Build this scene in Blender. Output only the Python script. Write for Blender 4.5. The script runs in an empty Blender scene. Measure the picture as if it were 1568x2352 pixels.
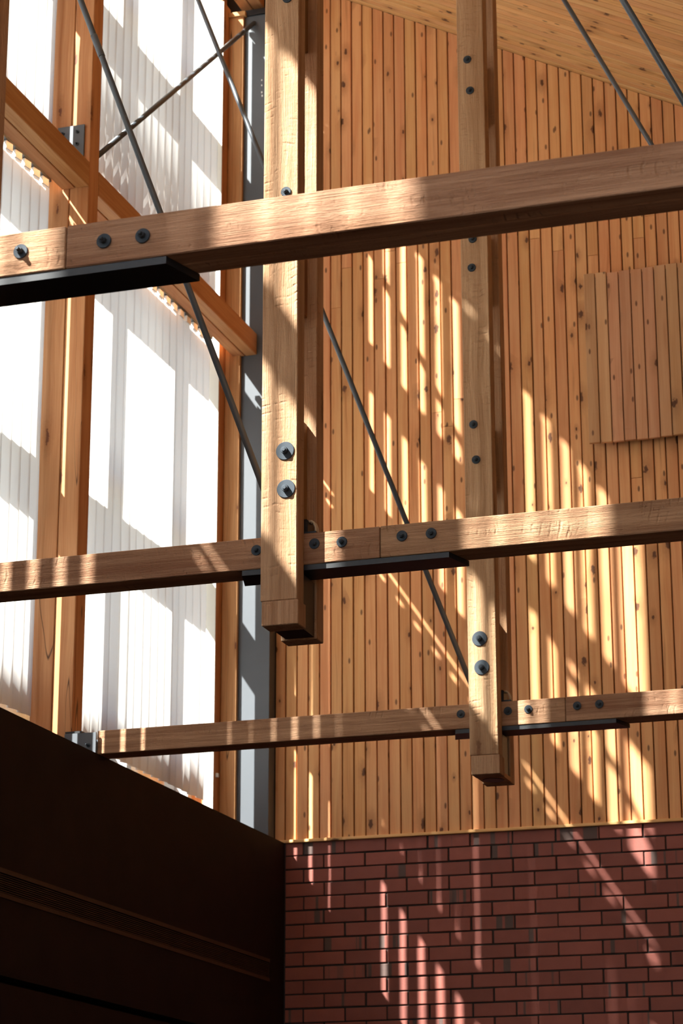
import bpy, bmesh, math, random
from mathutils import Vector, Matrix
random.seed(7)
S = bpy.context.scene
COL = S.collection

# ------------------------------------------------------------------ camera (at the origin of the place; floor 1.6 m below)
YAW, PITCH, ROLL = math.radians(-17.858), math.radians(17.271), math.radians(-0.124)
F = 85.0 / 36.0 * 2352
fwd = Vector((math.sin(YAW) * math.cos(PITCH), math.cos(YAW) * math.cos(PITCH), math.sin(PITCH)))
right0 = Vector((math.cos(YAW), -math.sin(YAW), 0))
up0 = right0.cross(fwd)
right = right0 * math.cos(ROLL) + up0 * math.sin(ROLL)
up = -right0 * math.sin(ROLL) + up0 * math.cos(ROLL)
cam = bpy.data.cameras.new('camera')
cam.sensor_fit = 'VERTICAL'; cam.sensor_height = 36; cam.sensor_width = 24; cam.lens = 85
cam.clip_start = 0.05; cam.clip_end = 300
cam.dof.use_dof = True; cam.dof.focus_distance = 8.0; cam.dof.aperture_fstop = 9.0
camo = bpy.data.objects.new('camera', cam); COL.objects.link(camo)
m3 = Matrix((right, up, -fwd)).transposed()
camo.matrix_world = m3.to_4x4()
S.camera = camo

# ------------------------------------------------------------------ sky, sun, exposure
w = bpy.data.worlds.new('world'); S.world = w; w.use_nodes = True
nt = w.node_tree; nt.nodes.clear()
sky = nt.nodes.new('ShaderNodeTexSky'); sky.sky_type = 'NISHITA'; sky.sun_disc = False
sky.sun_elevation = math.radians(46.7); sky.sun_rotation = math.radians(225)
bg = nt.nodes.new('ShaderNodeBackground'); bg.inputs['Strength'].default_value = 0.22
wo = nt.nodes.new('ShaderNodeOutputWorld')
nt.links.new(sky.outputs[0], bg.inputs[0]); nt.links.new(bg.outputs[0], wo.inputs[0])
sd = Vector((1.0, 1.0, -1.5))
sun = bpy.data.lights.new('sun', 'SUN'); sun.energy = 19.0; sun.angle = math.radians(0.53); sun.color = (1, 0.975, 0.94)
suno = bpy.data.objects.new('sun', sun); COL.objects.link(suno)
suno.location = (-20, -10, 30); suno.rotation_euler = sd.to_track_quat('-Z', 'Y').to_euler()
vs = S.view_settings; vs.view_transform = 'Standard'; vs.look = 'None'; vs.gamma = 1; vs.use_curve_mapping = False
vs.exposure = 0.66

# ------------------------------------------------------------------ pixel -> place
def ray(u, v):
    return right * ((u - 784) / F) - up * ((v - 1176) / F) + fwd
def onY(u, v, y):
    d = ray(u, v); return d * (y / d.y)

# ------------------------------------------------------------------ materials
def new_mat(name):
    m = bpy.data.materials.new(name); m.use_nodes = True
    nt = m.node_tree
    for n in list(nt.nodes):
        if n.type != 'OUTPUT_MATERIAL' and n.type != 'BSDF_PRINCIPLED': nt.nodes.remove(n)
    return m, nt, nt.nodes['Principled BSDF'], nt.nodes['Material Output']
def N(nt, t, **kw):
    n = nt.nodes.new(t)
    for k, v in kw.items(): setattr(n, k, v)
    return n
def mth(nt, op, a, b=None, c=None, clamp=False):
    n = nt.nodes.new('ShaderNodeMath'); n.operation = op; n.use_clamp = clamp
    for i, x in enumerate((a, b, c)):
        if x is None: continue
        if isinstance(x, (int, float)): n.inputs[i].default_value = x
        else: nt.links.new(x, n.inputs[i])
    return n.outputs[0]
def mixc(nt, fac, a, b, mode='MIX'):
    n = nt.nodes.new('ShaderNodeMix'); n.data_type = 'RGBA'; n.blend_type = mode
    for i, x in ((0, fac), (6, a), (7, b)):
        if isinstance(x, (int, float)): n.inputs[i].default_value = x
        elif isinstance(x, tuple): n.inputs[i].default_value = (*x, 1) if len(x) == 3 else x
        else: nt.links.new(x, n.inputs[i])
    return n.outputs[2]
def comb(nt, x, y, z):
    n = nt.nodes.new('ShaderNodeCombineXYZ')
    for i, v in enumerate((x, y, z)):
        if isinstance(v, (int, float)): n.inputs[i].default_value = v
        else: nt.links.new(v, n.inputs[i])
    return n.outputs[0]
def noise(nt, vec, scale=1, detail=3, rough=0.55, dist=0):
    n = nt.nodes.new('ShaderNodeTexNoise'); n.inputs['Scale'].default_value = scale
    n.inputs['Detail'].default_value = detail; n.inputs['Roughness'].default_value = rough
    n.inputs['Distortion'].default_value = dist
    nt.links.new(vec, n.inputs['Vector']); return n.outputs[0]
def smooth(nt, v, a, b, lo=0.0, hi=1.0):
    n = nt.nodes.new('ShaderNodeMapRange'); n.interpolation_type = 'SMOOTHSTEP'
    nt.links.new(v, n.inputs[0])
    for i, x in ((1, a), (2, b), (3, lo), (4, hi)): n.inputs[i].default_value = x
    return n.outputs[0]

def wood(name, axis, light, dark, knots=0.6, knot_col=(0.10, 0.035, 0.015), vary=0.22, saw=0.0, bump=0.25,
         rough=0.62, across='xyz', kx=10.0, kg=3.6, ksize=0.11, checks=0.0):
    """Sawn softwood: grain along the object's own axis, offset at random for each piece."""
    m, nt, bs, out = new_mat(name)
    L = nt.links
    tc = N(nt, 'ShaderNodeTexCoord'); oi = N(nt, 'ShaderNodeObjectInfo')
    sep = N(nt, 'ShaderNodeSeparateXYZ'); L.new(tc.outputs['Object'], sep.inputs[0])
    o = {'X': 0, 'Y': 1, 'Z': 2}[axis]; rest = [i for i in range(3) if i != o]
    rnd = oi.outputs['Random']
    g = mth(nt, 'ADD', sep.outputs[o], mth(nt, 'MULTIPLY', rnd, 91.7))
    a = mth(nt, 'ADD', sep.outputs[rest[0]], mth(nt, 'MULTIPLY', rnd, 53.3))
    b = mth(nt, 'ADD', sep.outputs[rest[1]], mth(nt, 'MULTIPLY', rnd, 17.1))
    # warp the grain a little
    wv = noise(nt, comb(nt, mth(nt, 'MULTIPLY', a, 6), mth(nt, 'MULTIPLY', b, 6), mth(nt, 'MULTIPLY', g, 1.6)), 1, 2)
    aw = mth(nt, 'ADD', a, mth(nt, 'MULTIPLY', mth(nt, 'SUBTRACT', wv, 0.5), 0.05))
    fine = noise(nt, comb(nt, mth(nt, 'MULTIPLY', aw, 130), mth(nt, 'MULTIPLY', b, 130), mth(nt, 'MULTIPLY', g, 3.0)), 1, 4, 0.6)
    broad = noise(nt, comb(nt, mth(nt, 'MULTIPLY', aw, 26), mth(nt, 'MULTIPLY', b, 26), mth(nt, 'MULTIPLY', g, 0.9)), 1, 3, 0.5)
    blot = noise(nt, comb(nt, mth(nt, 'MULTIPLY', a, 5), mth(nt, 'MULTIPLY', b, 5), mth(nt, 'MULTIPLY', g, 2.2)), 1, 2, 0.5)
    t = mth(nt, 'ADD', mth(nt, 'MULTIPLY', fine, 0.55), mth(nt, 'MULTIPLY', broad, 0.75))
    t = mth(nt, 'ADD', t, mth(nt, 'MULTIPLY', blot, 0.35))
    f = smooth(nt, t, 0.55, 1.12)
    col = mixc(nt, f, light, dark)
    rv = N(nt, 'ShaderNodeHueSaturation')
    L.new(mth(nt, 'ADD', 1 - vary * 0.6, mth(nt, 'MULTIPLY', mth(nt, 'FRACT', mth(nt, 'MULTIPLY', rnd, 13.37)), vary)), rv.inputs['Value'])
    L.new(mth(nt, 'ADD', 0.5 - 0.010, mth(nt, 'MULTIPLY', mth(nt, 'FRACT', mth(nt, 'MULTIPLY', rnd, 7.77)), 0.014)), rv.inputs['Hue'])
    L.new(col, rv.inputs['Color']); col = rv.outputs[0]
    if knots > 0:
        v = N(nt, 'ShaderNodeTexVoronoi'); v.feature = 'F1'; v.inputs['Scale'].default_value = 1; v.inputs['Randomness'].default_value = 0.9
        aa = mth(nt, 'ADD', a, b)
        L.new(comb(nt, mth(nt, 'MULTIPLY', aa, kx), mth(nt, 'MULTIPLY', g, kg), 0.0), v.inputs['Vector'])
        v.voronoi_dimensions = '2D'
        sc = N(nt, 'ShaderNodeSeparateColor'); L.new(v.outputs['Color'], sc.inputs[0])
        has = smooth(nt, sc.outputs[0], 1 - knots - 0.01, 1 - knots + 0.01)
        size = mth(nt, 'ADD', 0.35, mth(nt, 'MULTIPLY', sc.outputs[1], 1.0))
        d = mth(nt, 'DIVIDE', v.outputs['Distance'], size)
        d = mth(nt, 'ADD', d, mth(nt, 'MULTIPLY', mth(nt, 'SUBTRACT', fine, 0.5), 0.05))
        kn = noise(nt, comb(nt, mth(nt, 'MULTIPLY', aa, 70), mth(nt, 'MULTIPLY', g, 50), 0.0), 1, 2)
        d = mth(nt, 'ADD', d, mth(nt, 'MULTIPLY', mth(nt, 'SUBTRACT', kn, 0.5), 0.16))
        core = mth(nt, 'MULTIPLY', smooth(nt, d, ksize, ksize * 0.55), has)
        halo = mth(nt, 'MULTIPLY', smooth(nt, d, ksize * 4.0, ksize * 0.6), has)
        col = mixc(nt, mth(nt, 'MULTIPLY', halo, 0.55), col, mixc(nt, 0.45, dark, knot_col))
        col = mixc(nt, mth(nt, 'MULTIPLY', core, 0.92), col, knot_col)
    if knots > 0.3:   # pin knots and resin streaks
        v2 = N(nt, 'ShaderNodeTexVoronoi'); v2.feature = 'F1'; v2.voronoi_dimensions = '2D'; v2.inputs['Scale'].default_value = 1
        L.new(comb(nt, mth(nt, 'MULTIPLY', aa, 15), mth(nt, 'ADD', mth(nt, 'MULTIPLY', g, 5.5), 40.0), 0.0), v2.inputs['Vector'])
        s2 = N(nt, 'ShaderNodeSeparateColor'); L.new(v2.outputs['Color'], s2.inputs[0])
        h2 = smooth(nt, s2.outputs[0], 0.76, 0.78)
        pin = mth(nt, 'MULTIPLY', smooth(nt, v2.outputs['Distance'], 0.12, 0.06), h2)
        col = mixc(nt, mth(nt, 'MULTIPLY', pin, 0.8), col, knot_col)
        rs = noise(nt, comb(nt, mth(nt, 'MULTIPLY', aw, 34), 3.0, mth(nt, 'MULTIPLY', g, 1.3)), 1, 2, 0.5)
        col = mixc(nt, smooth(nt, rs, 0.60, 0.78, 0.0, 0.55), col, (0.36, 0.12, 0.03))
    h = mth(nt, 'MULTIPLY', fine, 0.5)
    if saw > 0:
        wt = noise(nt, comb(nt, mth(nt, 'MULTIPLY', a, 7), mth(nt, 'MULTIPLY', b, 7), mth(nt, 'MULTIPLY', g, 44)), 1, 3, 0.6)
        per = mth(nt, 'ADD', g, mth(nt, 'MULTIPLY', mth(nt, 'SUBTRACT', wv, 0.5), 0.10))
        sw = mth(nt, 'FRACT', mth(nt, 'MULTIPLY', per, 33))
        ridge = smooth(nt, mth(nt, 'ABSOLUTE', mth(nt, 'SUBTRACT', sw, 0.5)), 0.0, 0.22)
        patch = smooth(nt, noise(nt, comb(nt, mth(nt, 'MULTIPLY', a, 16), mth(nt, 'MULTIPLY', b, 16), mth(nt, 'MULTIPLY', g, 7)), 1, 3, 0.6), 0.50, 0.72)
        ridge = mth(nt, 'SUBTRACT', 1.0, mth(nt, 'MULTIPLY', mth(nt, 'SUBTRACT', 1.0, ridge), patch))
        tear = noise(nt, comb(nt, mth(nt, 'MULTIPLY', aw, 60), mth(nt, 'MULTIPLY', b, 60), mth(nt, 'MULTIPLY', g, 28)), 1, 5, 0.7)
        h = mth(nt, 'ADD', h, mth(nt, 'MULTIPLY', ridge, 0.9 * saw))
        h = mth(nt, 'ADD', h, mth(nt, 'MULTIPLY', tear, 1.1 * saw))
        h = mth(nt, 'ADD', h, mth(nt, 'MULTIPLY', wt, 0.6 * saw))
        col = mixc(nt, mth(nt, 'MULTIPLY', mth(nt, 'SUBTRACT', 1.0, ridge), 0.14 * saw), col, dark)
        col = mixc(nt, mth(nt, 'MULTIPLY', smooth(nt, tear, 0.58, 0.72), 0.30 * saw), col, dark)
        line = noise(nt, comb(nt, mth(nt, 'MULTIPLY', aw, 420), mth(nt, 'MULTIPLY', b, 420), mth(nt, 'MULTIPLY', g, 4.0)), 1, 2, 0.6)
        col = mixc(nt, smooth(nt, line, 0.46, 0.70, 0.0, 0.42 * saw), col, dark)
        h = mth(nt, 'SUBTRACT', h, mth(nt, 'MULTIPLY', line, 1.0 * saw))
        tick = noise(nt, comb(nt, mth(nt, 'MULTIPLY', a, 30), mth(nt, 'MULTIPLY', b, 30), mth(nt, 'MULTIPLY', g, 150)), 1, 3, 0.7)
        tk = mth(nt, 'MULTIPLY', smooth(nt, tick, 0.60, 0.68), patch)
        col = mixc(nt, mth(nt, 'MULTIPLY', tk, 0.5 * saw), col, dark)
        h = mth(nt, 'SUBTRACT', h, mth(nt, 'MULTIPLY', tk, 0.9 * saw))
    if checks > 0:   # long drying cracks along the grain
        cw = mth(nt, 'ADD', mth(nt, 'MULTIPLY', a, 13), mth(nt, 'MULTIPLY', wv, 0.7))
        cc = noise(nt, comb(nt, cw, mth(nt, 'MULTIPLY', b, 13), mth(nt, 'MULTIPLY', g, 0.35)), 1, 0)
        crack = smooth(nt, mth(nt, 'ABSOLUTE', mth(nt, 'SUBTRACT', cc, 0.5)), 0.006, 0.0)
        col = mixc(nt, mth(nt, 'MULTIPLY', crack, 0.85 * checks), col, (0.03, 0.012, 0.006))
        h = mth(nt, 'SUBTRACT', h, mth(nt, 'MULTIPLY', crack, 1.5))
    bp = N(nt, 'ShaderNodeBump'); bp.inputs['Strength'].default_value = bump; bp.inputs['Distance'].default_value = 0.004
    L.new(h, bp.inputs['Height']); L.new(bp.outputs[0], bs.inputs['Normal'])
    L.new(col, bs.inputs['Base Color']); bs.inputs['Roughness'].default_value = rough
    bs.inputs['Specular IOR Level'].default_value = 0.3
    return m

def plain(name, col, rough=0.5, metal=0.0, mottled=0.15, scale=30, bump=0.05, spec=0.5):
    m, nt, bs, out = new_mat(name); L = nt.links
    tc = N(nt, 'ShaderNodeTexCoord')
    n = noise(nt, tc.outputs['Object'], scale, 4, 0.6)
    c = mixc(nt, n, tuple(x * (1 - mottled) for x in col), tuple(min(1, x * (1 + mottled)) for x in col))
    L.new(c, bs.inputs['Base Color']); bs.inputs['Roughness'].default_value = rough; bs.inputs['Metallic'].default_value = metal
    bs.inputs['Specular IOR Level'].default_value = spec
    if bump:
        bp = N(nt, 'ShaderNodeBump'); bp.inputs['Strength'].default_value = bump; bp.inputs['Distance'].default_value = 0.002
        L.new(n, bp.inputs['Height']); L.new(bp.outputs[0], bs.inputs['Normal'])
    return m

PINE_L, PINE_D = (0.81, 0.44, 0.185), (0.68, 0.295, 0.105)
M = {}
M['pine_z'] = wood('pine_board_upright', 'Z', PINE_L, PINE_D, knots=0.40, kx=8, kg=4.0, ksize=0.105, bump=0.08, vary=0.16)
M['pine_x'] = wood('pine_board_sloping', 'X', (0.90, 0.56, 0.25), (0.78, 0.40, 0.145), knots=0.40, kx=8, kg=4.0, ksize=0.105, bump=0.08, vary=0.16)
M['sawn_z'] = wood('rough_sawn_timber_upright', 'Z', (0.63, 0.395, 0.23), (0.37, 0.19, 0.092), knots=0.16, knot_col=(0.2, 0.09, 0.04), kx=9, kg=1.8, ksize=0.09, saw=1.0, bump=0.8, rough=0.8, vary=0.1)
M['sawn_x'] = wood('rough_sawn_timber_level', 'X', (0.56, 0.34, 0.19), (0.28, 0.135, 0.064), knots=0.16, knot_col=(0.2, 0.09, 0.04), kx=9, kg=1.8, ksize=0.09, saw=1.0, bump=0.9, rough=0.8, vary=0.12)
M['fir_z'] = wood('planed_fir_upright', 'Z', (0.64, 0.35, 0.145), (0.46, 0.20, 0.062), knots=0.22, knot_col=(0.16, 0.05, 0.02), kx=9, kg=2.2, ksize=0.08, bump=0.12, checks=1.0, vary=0.1)
M['fir_y'] = wood('planed_fir_lengthwise', 'Y', (0.64, 0.35, 0.145), (0.46, 0.20, 0.062), knots=0.22, knot_col=(0.16, 0.05, 0.02), kx=9, kg=2.2, ksize=0.08, bump=0.12, vary=0.1)
M['bolt'] = plain('blackened_steel_bolt', (0.042, 0.053, 0.066), 0.6, 0.0, 0.25, 200, 0.1, spec=0.2)
M['rod'] = plain('grey_painted_rod', (0.088, 0.102, 0.118), 0.36, 0.15, 0.08, 60, 0.03)
M['black'] = plain('black_steel', (0.018, 0.018, 0.020), 0.45, 0.2, 0.2, 80, 0.05)
M['grey'] = plain('anthracite_paint', (0.088, 0.097, 0.111), 0.5, 0.0, 0.05, 12, 0.02)
M['dark'] = plain('dark_bronze_panel', (0.019, 0.011, 0.008), 0.65, 0.0, 0.35, 5, 0.03, spec=0.06)
M['dark2'] = plain('dark_bronze_strip', (0.075, 0.042, 0.026), 0.6, 0.0, 0.3, 8, 0.03, spec=0.1)
M['gap'] = plain('dark_backing', (0.018, 0.011, 0.006), 0.9, 0.0, 0.1, 5, 0)
M['mortar'] = plain('dark_mortar', (0.034, 0.027, 0.024), 0.95, 0, 0.25, 120, 0.4)
M['alu'] = plain('grey_window_frame', (0.42, 0.42, 0.42), 0.5, 0, 0.05, 10, 0)
M['floor'] = plain('dark_floor', (0.05, 0.036, 0.028), 0.6, 0, 0.25, 3, 0.02, spec=0.2)
M['ground'] = plain('unseen_ground', (0.20, 0.19, 0.17), 0.9, 0, 0.15, 1.5, 0)
M['dark_board'] = wood('darkened_board', 'Z', (0.30, 0.145, 0.055), (0.22, 0.095, 0.03), knots=0.3, bump=0.05)  # darkened: weaker bounce off unseen walls, painted shade on the spacer blocks
M['panel'] = wood('weathered_pine_board', 'Z', (0.66, 0.375, 0.19), (0.54, 0.265, 0.115), knots=0.40, kx=8, kg=4.0, ksize=0.105, bump=0.1, vary=0.2)
M['cable'] = plain('cream_cable', (0.55, 0.42, 0.27), 0.5, 0, 0.1, 30, 0)
M['cream'] = plain('sunlit_cream', (0.80, 0.76, 0.66), 0.5, 0, 0.03, 20, 0)  # sunlit timber tone put into the colour
M['clip'] = plain('white_plastic', (0.8, 0.8, 0.78), 0.4, 0, 0.03, 30, 0)

# fabric of the blinds: lets light through
m, nt, bs, out = new_mat('white_blind_fabric'); nt.nodes.remove(bs)
df = N(nt, 'ShaderNodeBsdfDiffuse'); tl = N(nt, 'ShaderNodeBsdfTranslucent'); mx = N(nt, 'ShaderNodeMixShader')
tc = N(nt, 'ShaderNodeTexCoord'); sp = N(nt, 'ShaderNodeSeparateXYZ'); nt.links.new(tc.outputs['Object'], sp.inputs[0])
st = noise(nt, comb(nt, mth(nt, 'MULTIPLY', sp.outputs[0], 300), mth(nt, 'MULTIPLY', sp.outputs[1], 300), mth(nt, 'MULTIPLY', sp.outputs[2], 2)), 1, 2)
cl = mixc(nt, st, (0.88, 0.87, 0.85), (0.93, 0.92, 0.905))
nt.links.new(cl, df.inputs[0]); nt.links.new(cl, tl.inputs[0]); mx.inputs[0].default_value = 0.70
nt.links.new(df.outputs[0], mx.inputs[1]); nt.links.new(tl.outputs[0], mx.inputs[2]); nt.links.new(mx.outputs[0], out.inputs[0])
M['blind'] = m
m, nt, bs, out = new_mat('clear_window_glass'); nt.nodes.remove(bs)
tr = N(nt, 'ShaderNodeBsdfTransparent'); gl = N(nt, 'ShaderNodeBsdfGlossy'); gl.inputs['Roughness'].default_value = 0.02
tr.inputs[0].default_value = (0.95, 0.97, 0.96, 1)
mx = N(nt, 'ShaderNodeMixShader'); mx.inputs[0].default_value = 0.05
nt.links.new(tr.outputs[0], mx.inputs[1]); nt.links.new(gl.outputs[0], mx.inputs[2]); nt.links.new(mx.outputs[0], out.inputs[0])
M['glass'] = m
# brick: red face with darker flashed patches
m, nt, bs, out = new_mat('red_brick'); L = nt.links
tc = N(nt, 'ShaderNodeTexCoord'); oi = N(nt, 'ShaderNodeObjectInfo'); sp = N(nt, 'ShaderNodeSeparateXYZ'); L.new(tc.outputs['Object'], sp.inputs[0])
rn = oi.outputs['Random']
px = mth(nt, 'ADD', sp.outputs[0], mth(nt, 'MULTIPLY', rn, 77.0)); pz = mth(nt, 'ADD', sp.outputs[2], mth(nt, 'MULTIPLY', rn, 31.0))
v3 = comb(nt, px, sp.outputs[1], pz)
n1 = noise(nt, v3, 9, 3, 0.6); n2 = noise(nt, v3, 160, 4, 0.7)
c = mixc(nt, n1, (0.34, 0.09, 0.062), (0.225, 0.05, 0.034))
c = mixc(nt, mth(nt, 'MULTIPLY', n2, 0.35), c, (0.30, 0.14, 0.11))
band = smooth(nt, noise(nt, comb(nt, mth(nt, 'MULTIPLY', px, 22), 0.0, mth(nt, 'MULTIPLY', rn, 50)), 1, 1), 0.56, 0.60)
sel = smooth(nt, mth(nt, 'FRACT', mth(nt, 'MULTIPLY', rn, 17.31)), 0.80, 0.81)
c = mixc(nt, mth(nt, 'MULTIPLY', mth(nt, 'MULTIPLY', band, sel), 0.85), c, (0.085, 0.065, 0.055))
hs = N(nt, 'ShaderNodeHueSaturation'); L.new(mth(nt, 'ADD', 0.82, mth(nt, 'MULTIPLY', mth(nt, 'FRACT', mth(nt, 'MULTIPLY', rn, 5.9)), 0.34)), hs.inputs['Value'])
L.new(c, hs.inputs['Color']); L.new(hs.outputs[0], bs.inputs['Base Color']); bs.inputs['Roughness'].default_value = 0.75
bp = N(nt, 'ShaderNodeBump'); bp.inputs['Strength'].default_value = 0.25; bp.inputs['Distance'].default_value = 0.003
L.new(n2, bp.inputs['Height']); L.new(bp.outputs[0], bs.inputs['Normal'])
M['brick'] = m

# ------------------------------------------------------------------ builders
def tag(o, label=None, cat=None, group=None, kind=None):
    if label: o['label'] = label
    if cat: o['category'] = cat
    if group: o['group'] = group
    if kind: o['kind'] = kind
    return o
def wloc(o):
    p = Vector(o.location)
    while o.parent: o = o.parent; p += Vector(o.location)
    return p
def link(name, me, loc, parent=None):
    o = bpy.data.objects.new(name, me); COL.objects.link(o)
    loc = Vector(loc)
    if parent: o.parent = parent; loc = loc - wloc(parent)
    o.location = loc
    return o
def empty(name, loc): 
    return link(name, None, loc)
_cache = {}
def box_mesh(size, mat, bev=0.0):
    key = (tuple(round(s, 4) for s in size), mat, bev)
    if key in _cache: return _cache[key]
    bm = bmesh.new(); bmesh.ops.create_cube(bm, size=1)
    bmesh.ops.scale(bm, vec=size, verts=bm.verts)
    if bev: bmesh.ops.bevel(bm, geom=list(bm.edges), offset=bev, segments=1, affect='EDGES')
    me = bpy.data.meshes.new('box'); bm.to_mesh(me); bm.free(); me.materials.append(M[mat])
    _cache[key] = me
    return me
def box(name, lo, hi, mat, parent=None, bev=0.0):
    lo, hi = Vector(lo), Vector(hi)
    return link(name, box_mesh(tuple(hi - lo), mat, bev), (lo + hi) / 2, parent)
def prism(name, pts, mat, parent, origin):
    """pts: two equal rings of world points (closed solid)."""
    a, b = pts; n = len(a); o = Vector(origin)
    vs = [Vector(p) - o for p in a] + [Vector(p) - o for p in b]
    fs = [tuple(range(n)), tuple(range(2 * n - 1, n - 1, -1))] + [(i, i + n, (i + 1) % n + n, (i + 1) % n) for i in range(n)]
    me = bpy.data.meshes.new(name); me.from_pydata(vs, [], fs)
    bm = bmesh.new(); bm.from_mesh(me); bmesh.ops.recalc_face_normals(bm, faces=bm.faces); bm.to_mesh(me); bm.free()
    me.materials.append(M[mat])
    return link(name, me, o, parent)
def tube(name, pts, r, mat, parent=None, seg=14):
    pts = [Vector(p) for p in pts]; o = pts[0]; vs, fs = [], []
    for i, p in enumerate(pts):
        d = (pts[min(i + 1, len(pts) - 1)] - pts[max(i - 1, 0)]).normalized()
        x = d.orthogonal().normalized() if i == 0 else (x - d * x.dot(d)).normalized()
        y = d.cross(x)
        for k in range(seg):
            t = 2 * math.pi * k / seg; vs.append(p - o + (x * math.cos(t) + y * math.sin(t)) * r)
    for i in range(len(pts) - 1):
        for k in range(seg):
            fs.append((i * seg + k, i * seg + (k + 1) % seg, (i + 1) * seg + (k + 1) % seg, (i + 1) * seg + k))
    fs.append(tuple(range(seg - 1, -1, -1))); fs.append(tuple(range((len(pts) - 1) * seg, len(pts) * seg)))
    me = bpy.data.meshes.new(name); me.from_pydata(vs, [], fs); me.materials.append(M[mat])
    for p in me.polygons[:-2]: p.use_smooth = True
    return link(name, me, o, parent)
def disc_stack(rings, seg, mat, key):
    """profile along -Y: list of (radius, y)."""
    if key in _cache: return _cache[key]
    vs, fs = [], []
    for r, y in rings:
        for k in range(seg):
            t = 2 * math.pi * (k + 0.3) / seg; vs.append((r * math.cos(t), y, r * math.sin(t)))
    for i in range(len(rings) - 1):
        for k in range(seg): fs.append((i * seg + k, i * seg + (k + 1) % seg, (i + 1) * seg + (k + 1) % seg, (i + 1) * seg + k))
    fs.append(tuple(range((len(rings) - 1) * seg, len(rings) * seg)))
    me = bpy.data.meshes.new('bolt'); me.from_pydata(vs, [], fs); me.materials.append(M[mat])
    bm = bmesh.new(); bm.from_mesh(me); bmesh.ops.recalc_face_normals(bm, faces=bm.faces); bm.to_mesh(me); bm.free()
    _cache[key] = me; return me
def bolt(parent, p, R, big=False, stub=0.0):
    n = R * (0.37 if big else 0.47); L = 0.013 if big else 0.010
    st = stub if stub else 0.004
    b = link('bolt', disc_stack([(n, 0), (n, -L), (n * 0.9, -L - 0.0015), (n * 0.62, -L - 0.0015), (n * 0.62, -L - st), (n * 0.5, -L - st - 0.001)], 6 if not big else 12, 'bolt', ('bolt', R, big, st)), (p[0], p[1] - 0.004, p[2]), parent)
    link('washer', disc_stack([(R, 0), (R, -0.0035), (R * 0.96, -0.0045), (n * 0.8, -0.0045)], 28, 'bolt', ('washer', R, big)), (p[0], p[1], p[2]), b)
    return b

# ================================================================== THE SETTING
D = 12.6                     # back wall
XB = -4.76                   # plane of the blinds
ZT = 2.224                   # top of the brickwork, of the bronze wall and underside of the tie beams
FZ = -1.6                    # floor
SL = 0.515                   # fall of the roof towards the right
def roofz(x): return 7.398 - SL * (x + 4.008)

tag(box('floor', (-4.9, -3, FZ - 0.1), (4.7, 12.6, FZ), 'floor'), kind='structure')
tag(box('ground', (-45, -45, FZ - 0.3), (45, 45, FZ - 0.12), 'ground'), 'unseen ground outside the building, added to bounce sunlight inside', 'ground', kind='structure')  # added for the sunlight it bounces through the windows

# back wall: brick below, upright boards above
wb = tag(box('wall_back', (-5.08, D + 0.024, FZ), (4.7, D + 0.35, 2.9), 'mortar'), kind='structure')
prism('backing', ([(-5.08, D + 0.023, ZT), (4.7, D + 0.023, ZT), (4.7, D + 0.023, roofz(4.7)), (-5.08, D + 0.023, roofz(-5.08))],
                  [(-5.08, D + 0.30, ZT), (4.7, D + 0.30, ZT), (4.7, D + 0.30, roofz(4.7)), (-5.08, D + 0.30, roofz(-5.08))]), 'gap', wb, (0, D, 4))
box('mortar_bed', (-4.40, D + 0.007, FZ), (4.7, D + 0.03, ZT), 'mortar', wb)
CH, BL, JT = 0.0757, 0.2371, 0.0085
jx = onY(981.5, 1931, D).x
rest_boxes = []
nb = 0
for r in range(50):
    z1 = ZT - r * CH; z0 = z1 - CH + JT
    if z0 < FZ: break
    k0 = math.floor((-4.40 - jx) / BL) - 1
    for k in range(k0, k0 + 42):
        x0 = jx + k * BL + (BL / 2 if r % 2 else 0) + JT / 2 + random.uniform(-.002, .002); x1 = x0 + BL - JT
        if x1 < -4.37 or x0 > 4.6: continue
        x0 = max(x0, -4.392); x1 = min(x1, 4.7)
        dy = random.uniform(-.0022, .0022); dz = random.uniform(-.0012, .0012)
        if x0 < -1.25 and r < 22 and nb < 300:
            nb += 1
            box('brick', (x0, D + dy, z0 + dz), (x1, D + 0.022 + dy, z1 + dz), 'brick', wb, 0.0022)
        else:
            rest_boxes.append((x0, D + dy, z0, x1, D + 0.022 + dy, z1))
vs_, fs_ = [], []
for (x0, y0, z0, x1, y1, z1) in rest_boxes:
    i = len(vs_); vs_ += [(x0, y0, z0), (x1, y0, z0), (x1, y0, z1), (x0, y0, z1), (x0, y1, z0), (x1, y1, z0), (x1, y1, z1), (x0, y1, z1)]
    fs_ += [(i, i + 1, i + 2, i + 3), (i + 4, i, i + 3, i + 7), (i + 1, i + 5, i + 6, i + 2), (i + 3, i + 2, i + 6, i + 7), (i + 4, i + 5, i + 1, i)]
me = bpy.data.meshes.new('brickwork'); me.from_pydata([Vector(v) - Vector((0, D, 0)) for v in vs_], [], fs_); me.materials.append(M['brick'])
tag(link('brickwork', me, (0, D, 0), wb), kind='stuff')
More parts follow.
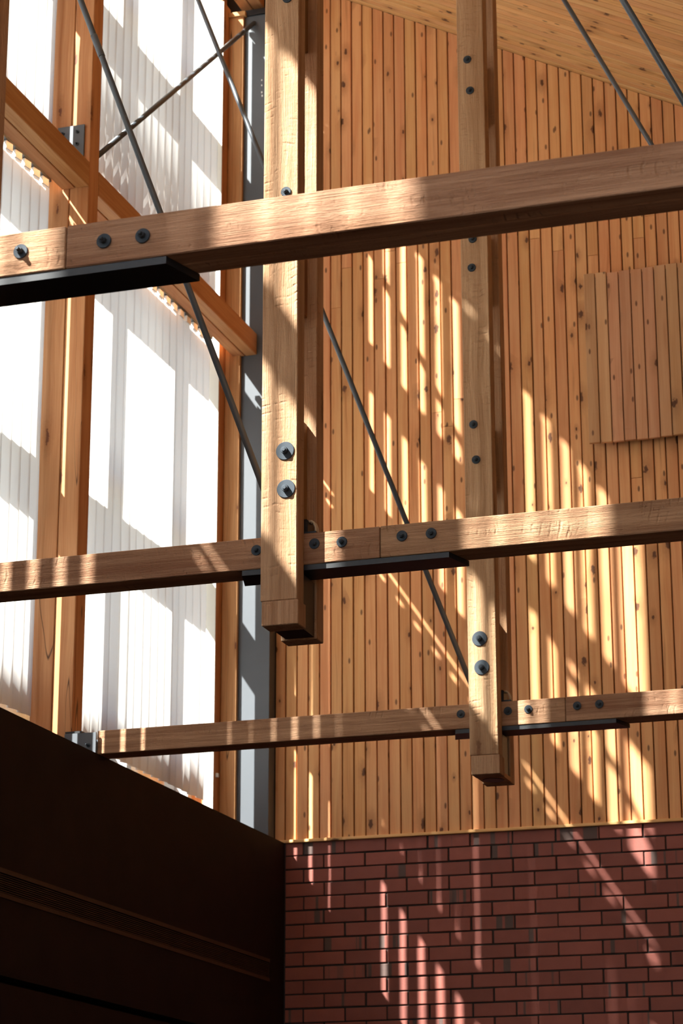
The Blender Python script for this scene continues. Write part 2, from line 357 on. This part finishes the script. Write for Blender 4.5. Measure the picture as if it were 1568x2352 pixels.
# boards
pit = (onY(784 + 524, 1898, D).x - onY(786.5, 1925, D).x) / 19
bx0 = onY(786.5, 1925, D).x
k = math.ceil((-4.455 - bx0) / pit) - 1
GV = 0.0062
cols = 0
while True:
    xa = bx0 + k * pit + GV / 2; xb = xa + pit - GV; k += 1
    if xb > 4.65: break
    if xb < -4.45: continue
    xa = max(xa, -4.452)
    zt = roofz((xa + xb) / 2) + 0.05; zb = ZT + 0.017
    dy = random.uniform(-.0015, .0015)
    def board(z0, z1, last):
        def top(x): return roofz(x) - 0.004 if last else z1
        a = [(xa + .002, D + dy, z0), (xb - .002, D + dy, z0), (xb - .002, D + dy, top(xb)), (xa + .002, D + dy, top(xa))]
        b = [(xa, D + 0.004 + dy, z0), (xb, D + 0.004 + dy, z0), (xb, D + 0.004 + dy, top(xb)), (xa, D + 0.004 + dy, top(xa))]
        c = [(x, D + 0.024, z) for x, _, z in b]
        o = Vector(((xa + xb) / 2, D, z0)); n = 4
        vv = [Vector(p) - o for p in a + b + c]
        ff = [(0, 1, 2, 3)] + [(j + s, (j + 1) % 4 + s, (j + 1) % 4 + s + 4, j + s + 4) for s in (0, 4) for j in range(4)]
        me = bpy.data.meshes.new('board'); me.from_pydata(vv, [], ff)
        bm = bmesh.new(); bm.from_mesh(me); bmesh.ops.recalc_face_normals(bm, faces=bm.faces); bm.to_mesh(me); bm.free()
        me.materials.append(M['pine_z']); link('board', me, o, wb)
    cols += 1
    if cols < 75 and zt - zb > 3:
        zs = 5.62 + random.uniform(-.25, .35) if random.random() < .75 else 4.4 + random.uniform(-.5, .5)
        board(zb, zs - .0012, False); board(zs + .0012, zt, True)
    else: board(zb, zt, True)
box('sill_strip', (-4.452, D - 0.018, ZT), (4.7, D + 0.02, ZT + 0.0165), 'pine_x', wb, 0.002)

# ceiling: boards running down the slope
ca = math.atan(SL)
cl_ = tag(empty('ceiling', (-0.19, 4.8, roofz(-0.19))), kind='structure')
Lr = 9.78 / math.cos(ca)
me = box_mesh((Lr, 12.9 + 3.0, 0.16), 'gap')
o = link('roof_deck', me, (-0.19 + 0.105 * math.sin(ca), 12.95 - 15.9 / 2, roofz(-0.19) + 0.105 * math.cos(ca)), cl_); o.rotation_euler = (0, ca, 0)
bmq = box_mesh((Lr, pit - 0.010, 0.022), 'pine_x', 0.003)
y = D + 0.02
while y > -2.9:
    o = link('board', bmq, (-0.19 + 0.011 * math.sin(ca), y - pit / 2, roofz(-0.19) + 0.011 * math.cos(ca)), cl_); o.rotation_euler = (0, ca, 0)
    y -= pit

# right-hand wall, boarded
wr = tag(box('wall_right', (4.7, -3, FZ), (4.9, D + 0.3, roofz(4.7) + 0.1), 'dark_board'), kind='structure')
tag(box('wall_front_added', (-4.9, -3.2, FZ), (4.7, -3.0, 0.9), 'dark_board'), kind='structure')   # unseen low wall behind the camera, added to keep ground light out
tag(box('window_20', (-4.9, -3.10, 0.9), (4.7, -3.09, roofz(4.7)), 'glass'), kind='structure')  # unseen glazing, added so sky light fills the room from behind

# left-hand side: dark bronze service wall below the windows
XD = -4.391
wl = tag(box('wall_left', (-5.06, -3, FZ), (XD - 0.10, D, ZT - 0.003), 'dark'), kind='structure')
def pan(name, y0, y1, z0, z1, x=XD, mat='dark', t=0.1): return box(name, (x - t, y0, z0), (x, y1, z1), mat, wl, 0.0)
pan('upper_panel', -3, D - 0.012, 1.562, ZT)
pan('grille_strip', -3, 12.35, 1.543, 1.562, XD + 0.004, 'dark2')
pan('grille_strip', -3, 12.35, 1.442, 1.460, XD + 0.004, 'dark2')
for i in range(9):
    z = 1.4645 + i * 0.0088
    pan('grille_slat', -3, 12.35, z, z + 0.0036, XD - 0.002, 'dark2', 0.03)
pan('end_panel', 12.35, D - 0.012, 1.442, 1.562)
pan('middle_panel', -3, D - 0.012, 1.128, 1.442)
pan('lower_panel', -3, D - 0.012, FZ, 1.095, XD + 0.012)
box('corner_strip', (XD - 0.03, D - 0.012, FZ), (XD + 0.004, D - 0.001, ZT + 0.004), 'black', wl)

# windows: aluminium grid outside the blinds
ym0 = 10.73
mull = [ym0 + 0.88 * k for k in range(2, -16, -1)]
tz = [2.36, 3.89, 5.265, 6.65]
XG0, XG1 = -5.07, -4.92
i = 0; nwin = 0
while i < len(mull) - 1:
    nwin += 1
    ys = mull[i:i + 4]
    wn = tag(empty('window_%d' % nwin, (-5.0, ys[-1], 2.3)), kind='structure')
    for j, ym in enumerate(ys[:3] if len(ys) == 4 else ys):
        box('mullion', (XG0, ym - 0.03, 2.25), (XG1, ym + 0.03, roofz(XG0) - 0.01), 'alu', wn)
    for j in range(len(ys) - 1):
        ya, yb = ys[j + 1] + 0.03, ys[j] - 0.03
        for q, z in enumerate(tz):
            box('transom', (XG0, ya, z - 0.045), (XG1, yb, z + 0.045), 'alu', wn)
            zt = tz[q + 1] - 0.045 if q < 3 else roofz(XG1) - 0.03
            box('glass_pane', (-5.0, ya, z + 0.045), (-4.994, yb, zt), 'glass', wn)
    if i == 0:
        for q, z in enumerate(tz): box('transom', (XG0, mull[0] + 0.03, z - 0.045), (XG1, 12.6, z + 0.045), 'alu', wn)
    i += 3
tag(box('trim_1', (-5.06, -3, 2.2), (-4.80, 12.6, 2.315), 'fir_y'), kind='structure')          # sill behind the blinds
tag(box('trim_3', (-5.075, -3, 2.30), (-5.062, 12.6, 2.66), 'fir_y'), kind='structure')         # timber facing outside the glass, foot of the windows
tag(box('trim_4', (-5.075, -3, 5.31), (-5.062, 12.6, 5.545), 'fir_y'), kind='structure')        # and at mid height
tag(box('trim_5', (-5.06, 12.52, 2.25), (-4.802, 12.60, 7.9), 'fir_z'), kind='structure')        # window reveal

# corner: grey steel plate column and timber jamb
gp = tag(empty('steel_corner_column', (-4.548, 12.55, ZT)), 'anthracite painted flat steel column in the corner beside the boarded wall', 'column')
box('face_plate', (-4.738, 12.50, ZT - 0.01), (-4.456, 12.60, 7.335), 'grey', gp, 0.001)
box('top_channel', (-4.66, 12.485, 7.335), (-4.456, 12.60, 7.372), 'black', gp)
for (u, v, s) in ((614, 103, .010), (601, 184, .005), (601, 196, .005), (601, 212, .006), (602, 220, .006)):  # small pale marks on the face plate
    p = onY(u, v, 12.5); box('pale_mark', (p.x - s * .6, 12.4985, p.z - s), (p.x + s * .6, 12.501, p.z + s), 'clip', gp)
tj = tag(empty('trim_2', (-4.68, 12.48, ZT)), kind='structure')
box('jamb', (-4.737, 12.474, ZT - 0.01), (-4.643, 12.50, 7.33), 'fir_z', tj, 0.003)
box('window_post', (-4.80, 12.386, ZT - 0.01), (-4.738, 12.50, 7.40), 'fir_z', tj, 0.002)
box('sunlit_face_strip', (-4.799, 12.381, ZT - 0.01), (-4.740, 12.386, 7.40), 'cream', tj)  # cream strip paints overexposed sunlight onto the front of the timber post
box('jamb_cap', (-4.737, 12.46, 7.33), (-4.63, 12.50, 7.36), 'fir_y', tj, 0.002)
p = onY(466 + 10, 1787, 12.475)
pk = tag(box('blind_cord_hook', (-4.739, 12.410, p.z - .012), (-4.722, 12.430, p.z + .012), 'clip', None, .003), 'tiny white plastic cord hook screwed to the timber window jamb', 'hook')

# ------------------------------------------------------------------ timber columns of the window wall
def column(y, label):
    c = tag(empty('timber_column', (-4.657, y + .058, 2.23)), label, 'column', 'timber columns of the window wall')
    box('plank', (-4.765, y, 2.23), (-4.655, y + .116, 7.42), 'fir_z', c, .003)
    box('plank', (-4.651, y, 2.23), (-4.549, y + .116, 7.42), 'fir_z', c, .003)
    box('packing', (-4.70, y + .012, 2.23), (-4.60, y + .10, 7.40), 'gap', c)
    return c
CY = (10.05, 7.42, 4.83, 2.18, -0.45)
column(CY[0], 'doubled timber column with steel angle plate in front of the white blinds')
for y in CY[1:3]: column(y, 'timber column of the window wall beyond the hanging posts')

# rails at mid height and eaves beam
def rail(name, y0, y1, z0, z1, label, group):
    r = tag(empty(name, (-4.62, (y0 + y1) / 2, z0)), label, 'beam', group)
    box('plank', (-4.617, y0, z0), (-4.547, y1, z1), 'fir_y', r, .003)
    box('plank', (-4.692, y0, z0), (-4.622, y1, z1), 'fir_y', r, .003)
    return r
rail('wall_rail', 10.168, 12.498, 5.100, 5.232, 'orange timber rail running from the column to the grey steel corner', 'mid-height rails')
rail('wall_rail', CY[1] + .118, 10.048, 5.100, 5.232, 'orange timber rail ending at the angle plate on the column', 'mid-height rails')
rail('wall_rail', CY[2] + .118, CY[1] - .002, 5.100, 5.232, 'orange timber rail beyond the second column', 'mid-height rails')
rail('eaves_beam', -3, 12.58, 7.425, 7.60, 'doubled timber eaves beam above the grey steel corner', None)

# angle plate on the column, standing on the rail
b = tag(empty('angle_plate', (-4.645, 10.04, 5.234)), 'grey steel angle plate with bolts on the column above the rail', 'bracket')
box('plate', (-4.722, 10.038, 5.234), (-4.578, 10.048, 5.440), 'grey', b, .001)
box('foot', (-4.690, 9.965, 5.233), (-4.580, 10.040, 5.243), 'grey', b, .001)
for u, v in ((145, 308), (178, 303), (177, 331)):
    p = onY(u, v, 10.038); bolt(b, (p.x, 10.038, p.z), .009)

# ------------------------------------------------------------------ vertical blinds
SLW = 0.106
def slat_mesh(h, tw):
    """hanging fabric strip, slightly curved, its lower end turned by tw degrees more than its top"""
    key = ('slat', round(h, 3), tw)
    if key in _cache: return _cache[key]
    vs, fs = [], []; n = 5; m = 13 if tw else 2
    for j in range(m):
        q = j / (m - 1); qs = min(1, max(0, (q - .46) / .22)); an = -math.radians(tw * qs * qs * (3 - 2 * qs)); c, sn = math.cos(an), math.sin(an)
        for i in range(n):
            t = i / (n - 1) - .5
            for dx in (0, -.0006):
                x = 0.006 * (1 - (2 * t) ** 2) + dx; y = t * SLW
                vs.append((x * c - y * sn, x * sn + y * c, -h * q))
    R_ = 2 * n
    for j in range(m - 1):
        for i in range(n - 1):
            a = j * R_ + i * 2; d = a + R_
            fs += [(a, a + 2, d + 2, d), (a + 1, d + 1, d + 3, a + 3)]
        fs += [(j * R_, j * R_ + R_, j * R_ + R_ + 1, j * R_ + 1), (j * R_ + R_ - 2, j * R_ + R_ - 1, j * R_ + 2 * R_ - 1, j * R_ + 2 * R_ - 2)]
    for j in (0, m - 1):
        for i in range(n - 1):
            a = j * R_ + i * 2; fs.append((a, a + 1, a + 3, a + 2))
    me = bpy.data.meshes.new('slat'); me.from_pydata(vs, [], fs); me.materials.append(M['blind'])
    bm = bmesh.new(); bm.from_mesh(me); bmesh.ops.recalc_face_normals(bm, faces=bm.faces); bm.to_mesh(me); bm.free()
    for p in me.polygons: p.use_smooth = True
    _cache[key] = me; return me
def blind(y_hi, y_lo, z0, z1, ang, label, pitch=0.1035, twisted=()):
    t = tag(empty('vertical_blind', (XB, (y_hi + y_lo) / 2, z0)), label, 'blind', 'white vertical blinds')
    box('track', (XB - .012, y_lo, z1 + .036), (XB + .016, y_hi, z1 + .060), 'black', t)
    y = y_hi - .054; i = 0
    while y > y_lo + .03:
        a = ang(y) if i not in twisted else twisted[i]
        if not isinstance(a, tuple): a = (a, 0)
        s = link('slat', slat_mesh(z1 - z0, a[1]), (XB, y, z1), t)
        s.rotation_euler = (0, 0, -math.radians(a[0] + random.uniform(-2, 2)))
        box('carrier', (XB - .004, y - .027, z1 - .002), (XB + .012, y + .027, z1 + .036), 'clip', s)
        y -= pitch; i += 1
    return t
ZL0, ZL1, ZU0, ZU1 = 2.43, 5.108, 5.335, 7.40
def up3(y):
    if y > 11.72: return 7
    if y > 10.62: return 17
    return 19
def lo3(y):
    if y > 11.74: return (1, 2)
    if y > 10.98: return (1, 15)
    return (2, 1)
blind(12.285, 10.20, ZL0, ZL1, lo3, 'lower white vertical blind beside the grey steel corner', twisted={1: (2, 15), 11: (7, 16)})
blind(12.345, 10.20, ZU0, ZU1, up3, 'upper white vertical blind behind the crossing rods')
blind(10.03, CY[1] + .13, ZL0, ZL1, lambda y: (9, 4) if y > 9.38 or 8.62 < y < 8.75 else (3, 3), 'lower white vertical blind next to the column away from the corner')
blind(10.03, CY[1] + .13, ZU0, ZU1, lambda y: (25, -15) if y > 9.0 else (2, 27) if y < 7.95 else 2, 'upper white vertical blind above the rail with the angle plate')
blind(CY[1] - .02, CY[2] + .13, ZL0, ZL1, lambda y: 17 if y > 5.6 else 2, 'lower white vertical blind beyond the second column')
blind(CY[1] - .02, CY[2] + .13, ZU0, ZU1, lambda y: 31 if (y < 5.35 or 6.84 < y < 7.12) else 2, 'upper white vertical blind beyond the second column')
blind(CY[2] - .02, CY[3] + .13, ZL0, ZL1, lambda y: 2, 'lower white vertical blind beyond the third column')
blind(CY[2] - .02, CY[3] + .13, ZU0, ZU1, lambda y: 33 if (4.0 < y < 4.46 or y < 2.5) else 2, 'upper white vertical blind beyond the third column')
blind(CY[3] - .02, CY[4] + .13, ZL0, ZL1, lambda y: 2, 'lower white vertical blind by the fourth column')
blind(CY[3] - .02, CY[4] + .13, ZU0, ZU1, lambda y: 34 if 1.30 < y < 1.80 else 2, 'upper white vertical blind by the fourth column')
blind(CY[4] - .02, -3.0, ZL0, ZL1, lambda y: 2, 'lower white vertical blind at the open end')
blind(CY[4] - .02, -3.0, ZU0, ZU1, lambda y: 2, 'upper white vertical blind at the open end')

# ------------------------------------------------------------------ hanging posts
PX0, PX1 = -2.620, -2.493
def hanging_post(yb, label, bolts, blocks, hole, x0=PX0, x1=PX1, z0=2.002, full=True):
    """yb: front face of the tie beam it clasps."""
    yf = yb - .075; yr = yb + .132
    t = tag(empty('hanging_post', ((x0 + x1) / 2, yb + .065, z0)), label, 'post', 'doubled hanging posts')
    zt = roofz(x1) - .03
    box('plank', (x0, yf, z0 + .085), (x1, yb - .001, zt), 'sawn_z', t, .0025)
    box('plank', (x0, yr, z0), (x1, yr + .075, zt), 'sawn_z', t, .0025)
    box('end_block', (x0 + .006, yf - .004, z0), (x1 + .006, yb + .004, z0 + .083), 'sawn_z', t, .0025)
    box('steel_plate', (x0 + .02, yb + .006, z0 + .004), (x1 - .006, yr - .006, ZT - .03), 'black', t)
    if hole == 'round':
        box('end_board', (x0 + .01, yb + .005, z0 + .001), (x1 + .002, yr - .005, z0 + .02), 'fir_y', t)
        c = Vector(((x0 + x1) / 2 + .004, yb + .066, z0)); n = 20
        prism('socket', ([c + Vector((.048 * math.cos(6.2832 * k / n), .048 * math.sin(6.2832 * k / n), -.0015)) for k in range(n)],
                         [c + Vector((.048 * math.cos(6.2832 * k / n), .048 * math.sin(6.2832 * k / n), .015)) for k in range(n)]), 'black', t, c)
    for (za, zb) in blocks:
        box('spacer_block', (x0 + .030, yb + .001, za), (x1 - .034, yr - .001, zb), 'dark_board', t, .002)  # dark board colour stands for the shade between the planks
    for (p, R, big) in bolts: bolt(t, (p.x, yf, p.z), R, big)
    return t
def zy(v, u, y): return onY(u, v, y).z
YB = (4.78, 7.33, 10.0)
B1 = [(onY(657, 441, 7.255), .0185, False), (onY(660, -4, 7.255), .0185, False), (onY(655, 1036, 7.255), .032, True), (onY(657, 1123, 7.255), .032, True)]
hanging_post(YB[1], 'sunlit doubled hanging post with two large washers above an open square end', B1,
             [(2.413, 2.764), (4.19, 4.62), (3.16, 3.44), (5.6, 5.9)], 'square')
B2 = [(onY(u, v, 9.925), .0195, False) for u, v in ((1073, 137), (1079, 208), (1085, 549), (1083, 615), (1087, 975), (1093, 1056))]
B2 += [(onY(u, v, 9.925), .0335, True) for u, v in ((1101, 1467), (1106, 1533))]
hanging_post(YB[2], 'doubled hanging post with paired bolts and a round socket in its end', B2,
             [(5.145, 5.463), (4.231, 4.579), (3.328, 3.628), (2.42, 2.72)], 'round')
hanging_post(YB[0], 'doubled hanging post whose edge only shows beside the nearest tie beam', [], [(2.413, 2.9), (3.3, 3.6), (4.3, 4.6)], 'square')
for yb, lab in ((YB[1], 'doubled hanging post on the low side of the roof at the middle tie beam'), (YB[2], 'doubled hanging post on the low side of the roof at the far tie beam')):
    hanging_post(yb, lab, [], [(2.413, 2.764), (3.3, 3.6)], 'square', -0.62, -0.493)

# ------------------------------------------------------------------ tie beams
def tie_beam(yb, label, seam_u, bolts, ch0, ch1, vmid):
    t = tag(empty('tie_beam', (0, yb + .065, ZT)), label, 'beam', 'doubled tie beams')
    xs = onY(seam_u, vmid, yb).x
    zt = 2.332
    xl, xr = -4.396, 4.3
    box('plank', (xl, yb, ZT), (xs - .001, yb + .063, zt), 'sawn_x', t, .0025)
    box('plank', (xs + .001, yb + .0015, ZT + .001), (xr, yb + .063, zt + .001), 'sawn_x', t, .0025)
    box('plank', (xl, yb + .067, ZT + .001), (xr, yb + .130, zt - .002), 'sawn_x', t, .0025)
    # folded steel tray under the splice with bevelled ends
    a, b_ = ch0, ch1; z1 = ZT - .001; z0 = ZT - .019; e = .035
    prism('steel_tray', ([(a - 0, yb + .004, z1), (b_, yb + .004, z1), (b_ + e, yb + .128, z1), (a - e, yb + .128, z1)],
                         [(a - 0, yb + .004, z0), (b_, yb + .004, z0), (b_ + e, yb + .128, z0), (a - e, yb + .128, z0)]), 'black', t, ((a + b_) / 2, yb + .06, ZT))
    for u, v in bolts:
        p = onY(u, v, yb); bolt(t, (p.x, yb + .0005, p.z), .0182, False, .010 if yb < 5 else .004)
    return t
tie_beam(YB[0], 'nearest rough sawn tie beam, largest, crossing in front of both posts', 151, [(48, 578), (239, 554), (328, 542)], -2.9, -1.965, 570)
tie_beam(YB[1], 'rough sawn tie beam clasped by the sunlit hanging post', 872, [(589, 1264), (722, 1249), (785, 1245), (923, 1231), (990, 1225)], -2.714, -1.994, 1235)
tie_beam(YB[2], 'rough sawn tie beam ending in a steel shoe above the bronze wall', 1298, [(1058, 1640), (1166, 1633), (1213, 1629), (1325, 1621), (1376, 1617)],
         onY(1045, 1680, 10.0).x, onY(1414, 1655, 10.0).x, 1625)

# steel shoe fixing the far beam to its column
sh = tag(empty('beam_shoe', (-4.47, 10.06, 2.226)), 'grey steel shoe with a bolt holding the end of the far tie beam', 'bracket')
box('side_plate', (-4.552, 9.978, 2.205), (-4.394, 9.986, 2.322), 'grey', sh, .001)
box('side_plate', (-4.552, 10.134, 2.205), (-4.394, 10.142, 2.322), 'grey', sh, .001)
box('top_plate', (-4.552, 9.986, 2.325), (-4.470, 10.134, 2.334), 'black', sh)
p = onY(203, 1712, 9.978); bolt(sh, (p.x, 9.978, p.z), .010, False, .018)

# ------------------------------------------------------------------ rods
def rod(p0, p1, r, label, coupler=None, group='tension rods of the roof trusses'):
    p0, p1 = Vector(p0), Vector(p1)
    t = tag(tube('tension_rod', [p0, p1], r, 'rod'), label, 'rod', group)
    for (f, l) in coupler or []:
        c = p0.lerp(p1, f); d = (p1 - p0).normalized() * l
        tube('coupler', [c - d, c - d * .9, c + d * .9, c + d], r * 1.16, 'rod', t)
    return t
def line_at(pa, pb, x):
    f = (x - pa.x) / (pb.x - pa.x); return pa.lerp(pb, f)
ya = YB[1] + .066; A0, A1 = onY(608, 1130, ya), onY(185, 0, ya)
rod(line_at(A0, A1, -2.60), line_at(A0, A1, -4.56), .0115, 'grey steel rod running down into the sunlit hanging post', [(0.372, .05)])
yb_ = YB[2] + .066; B0, B1_ = onY(1075, 1555, yb_), onY(455, 0, yb_)
rod(line_at(B0, B1_, -2.60), line_at(B0, B1_, -4.56), .0120, 'grey steel rod running down into the post with the round socket')
C0, C1 = onY(1500, 340, yb_), onY(1295, 0, yb_)
rod(line_at(C0, C1, -0.625), line_at(C0, C1, -2.488), .0115, 'thinner looking dark rod crossing the boarded ceiling near the far post')
D0, D1 = onY(1568, 231, ya), onY(1430, 0, ya)
rod(line_at(D0, D1, -0.625), line_at(D0, D1, -2.45), .0115, 'dark rod crossing the boarded ceiling, of the sunlit post\'s truss')
e0 = ray(228, 355); e0 *= (-4.585 / e0.x); e1 = ray(603, 36); e1 *= (-4.585 / e1.x)
ee = e1 - e0
rod(e0 - ee * .04, e0 + ee * (12.497 - e0.y) / ee.y, .0145, 'striped sunlit bracing rod between the column and the grey steel corner', None, 'bracing rods')

# ------------------------------------------------------------------ boarded panel on the back wall
wp = tag(empty('wall_panel', (-2.08, D - .05, 4.345)), 'square panel of paler boards standing proud of the boarded wall', 'panel')
x = -2.589; n = 0
while n < 16:
    dz = random.uniform(-.004, .004)
    box('board', (x + .0028, D - .088, 4.343 + dz), (x + pit - .0028, D - .066, 5.356 + dz + random.uniform(-.003, .003)), 'panel', wp, .002)
    x += pit; n += 1
box('backing_board', (-2.585, D - .066, 4.36), (x - .005, D - .052, 5.34), 'gap', wp)
for xx in (-2.50, -2.06, -1.62): box('batten', (xx, D - .052, 4.37), (xx + .05, D - .001, 5.33), 'pine_z', wp)

# ------------------------------------------------------------------ small fittings on the beam next to the posts
def fitting(yb, s, where):
    x = PX1
    j = tag(empty('junction_box', (x - .03, yb + .065, 2.333)), 'small black junction box on the tie beam beside the ' + where, 'box', 'junction boxes on the tie beams')
    box('body', (x - .06, yb + .022, 2.333), (x + .004, yb + .10, 2.390), 'black', j, .004)
    box('base_flange', (x - .07, yb + .006, 2.333), (x + .040, yb + .122, 2.340), 'black', j, .001)
    for i in range(2):
        y0 = yb + .040 + .022 * i
        pts = [(x + .004 - .002, y0, 2.384), (x + .012, y0, 2.386), (x + .021, y0, 2.379), (x + .027, y0, 2.364), (x + .029, y0, 2.342)]
        tag(tube('cable', pts, .0042, 'cable', None, 8), 'cream cable at the %s, next to the %s plank' % (where, ('front', 'rear')[i]), 'cable', 'cream cables')
fitting(YB[1], 1, 'sunlit hanging post')
fitting(YB[2], 1, 'post with the round socket')
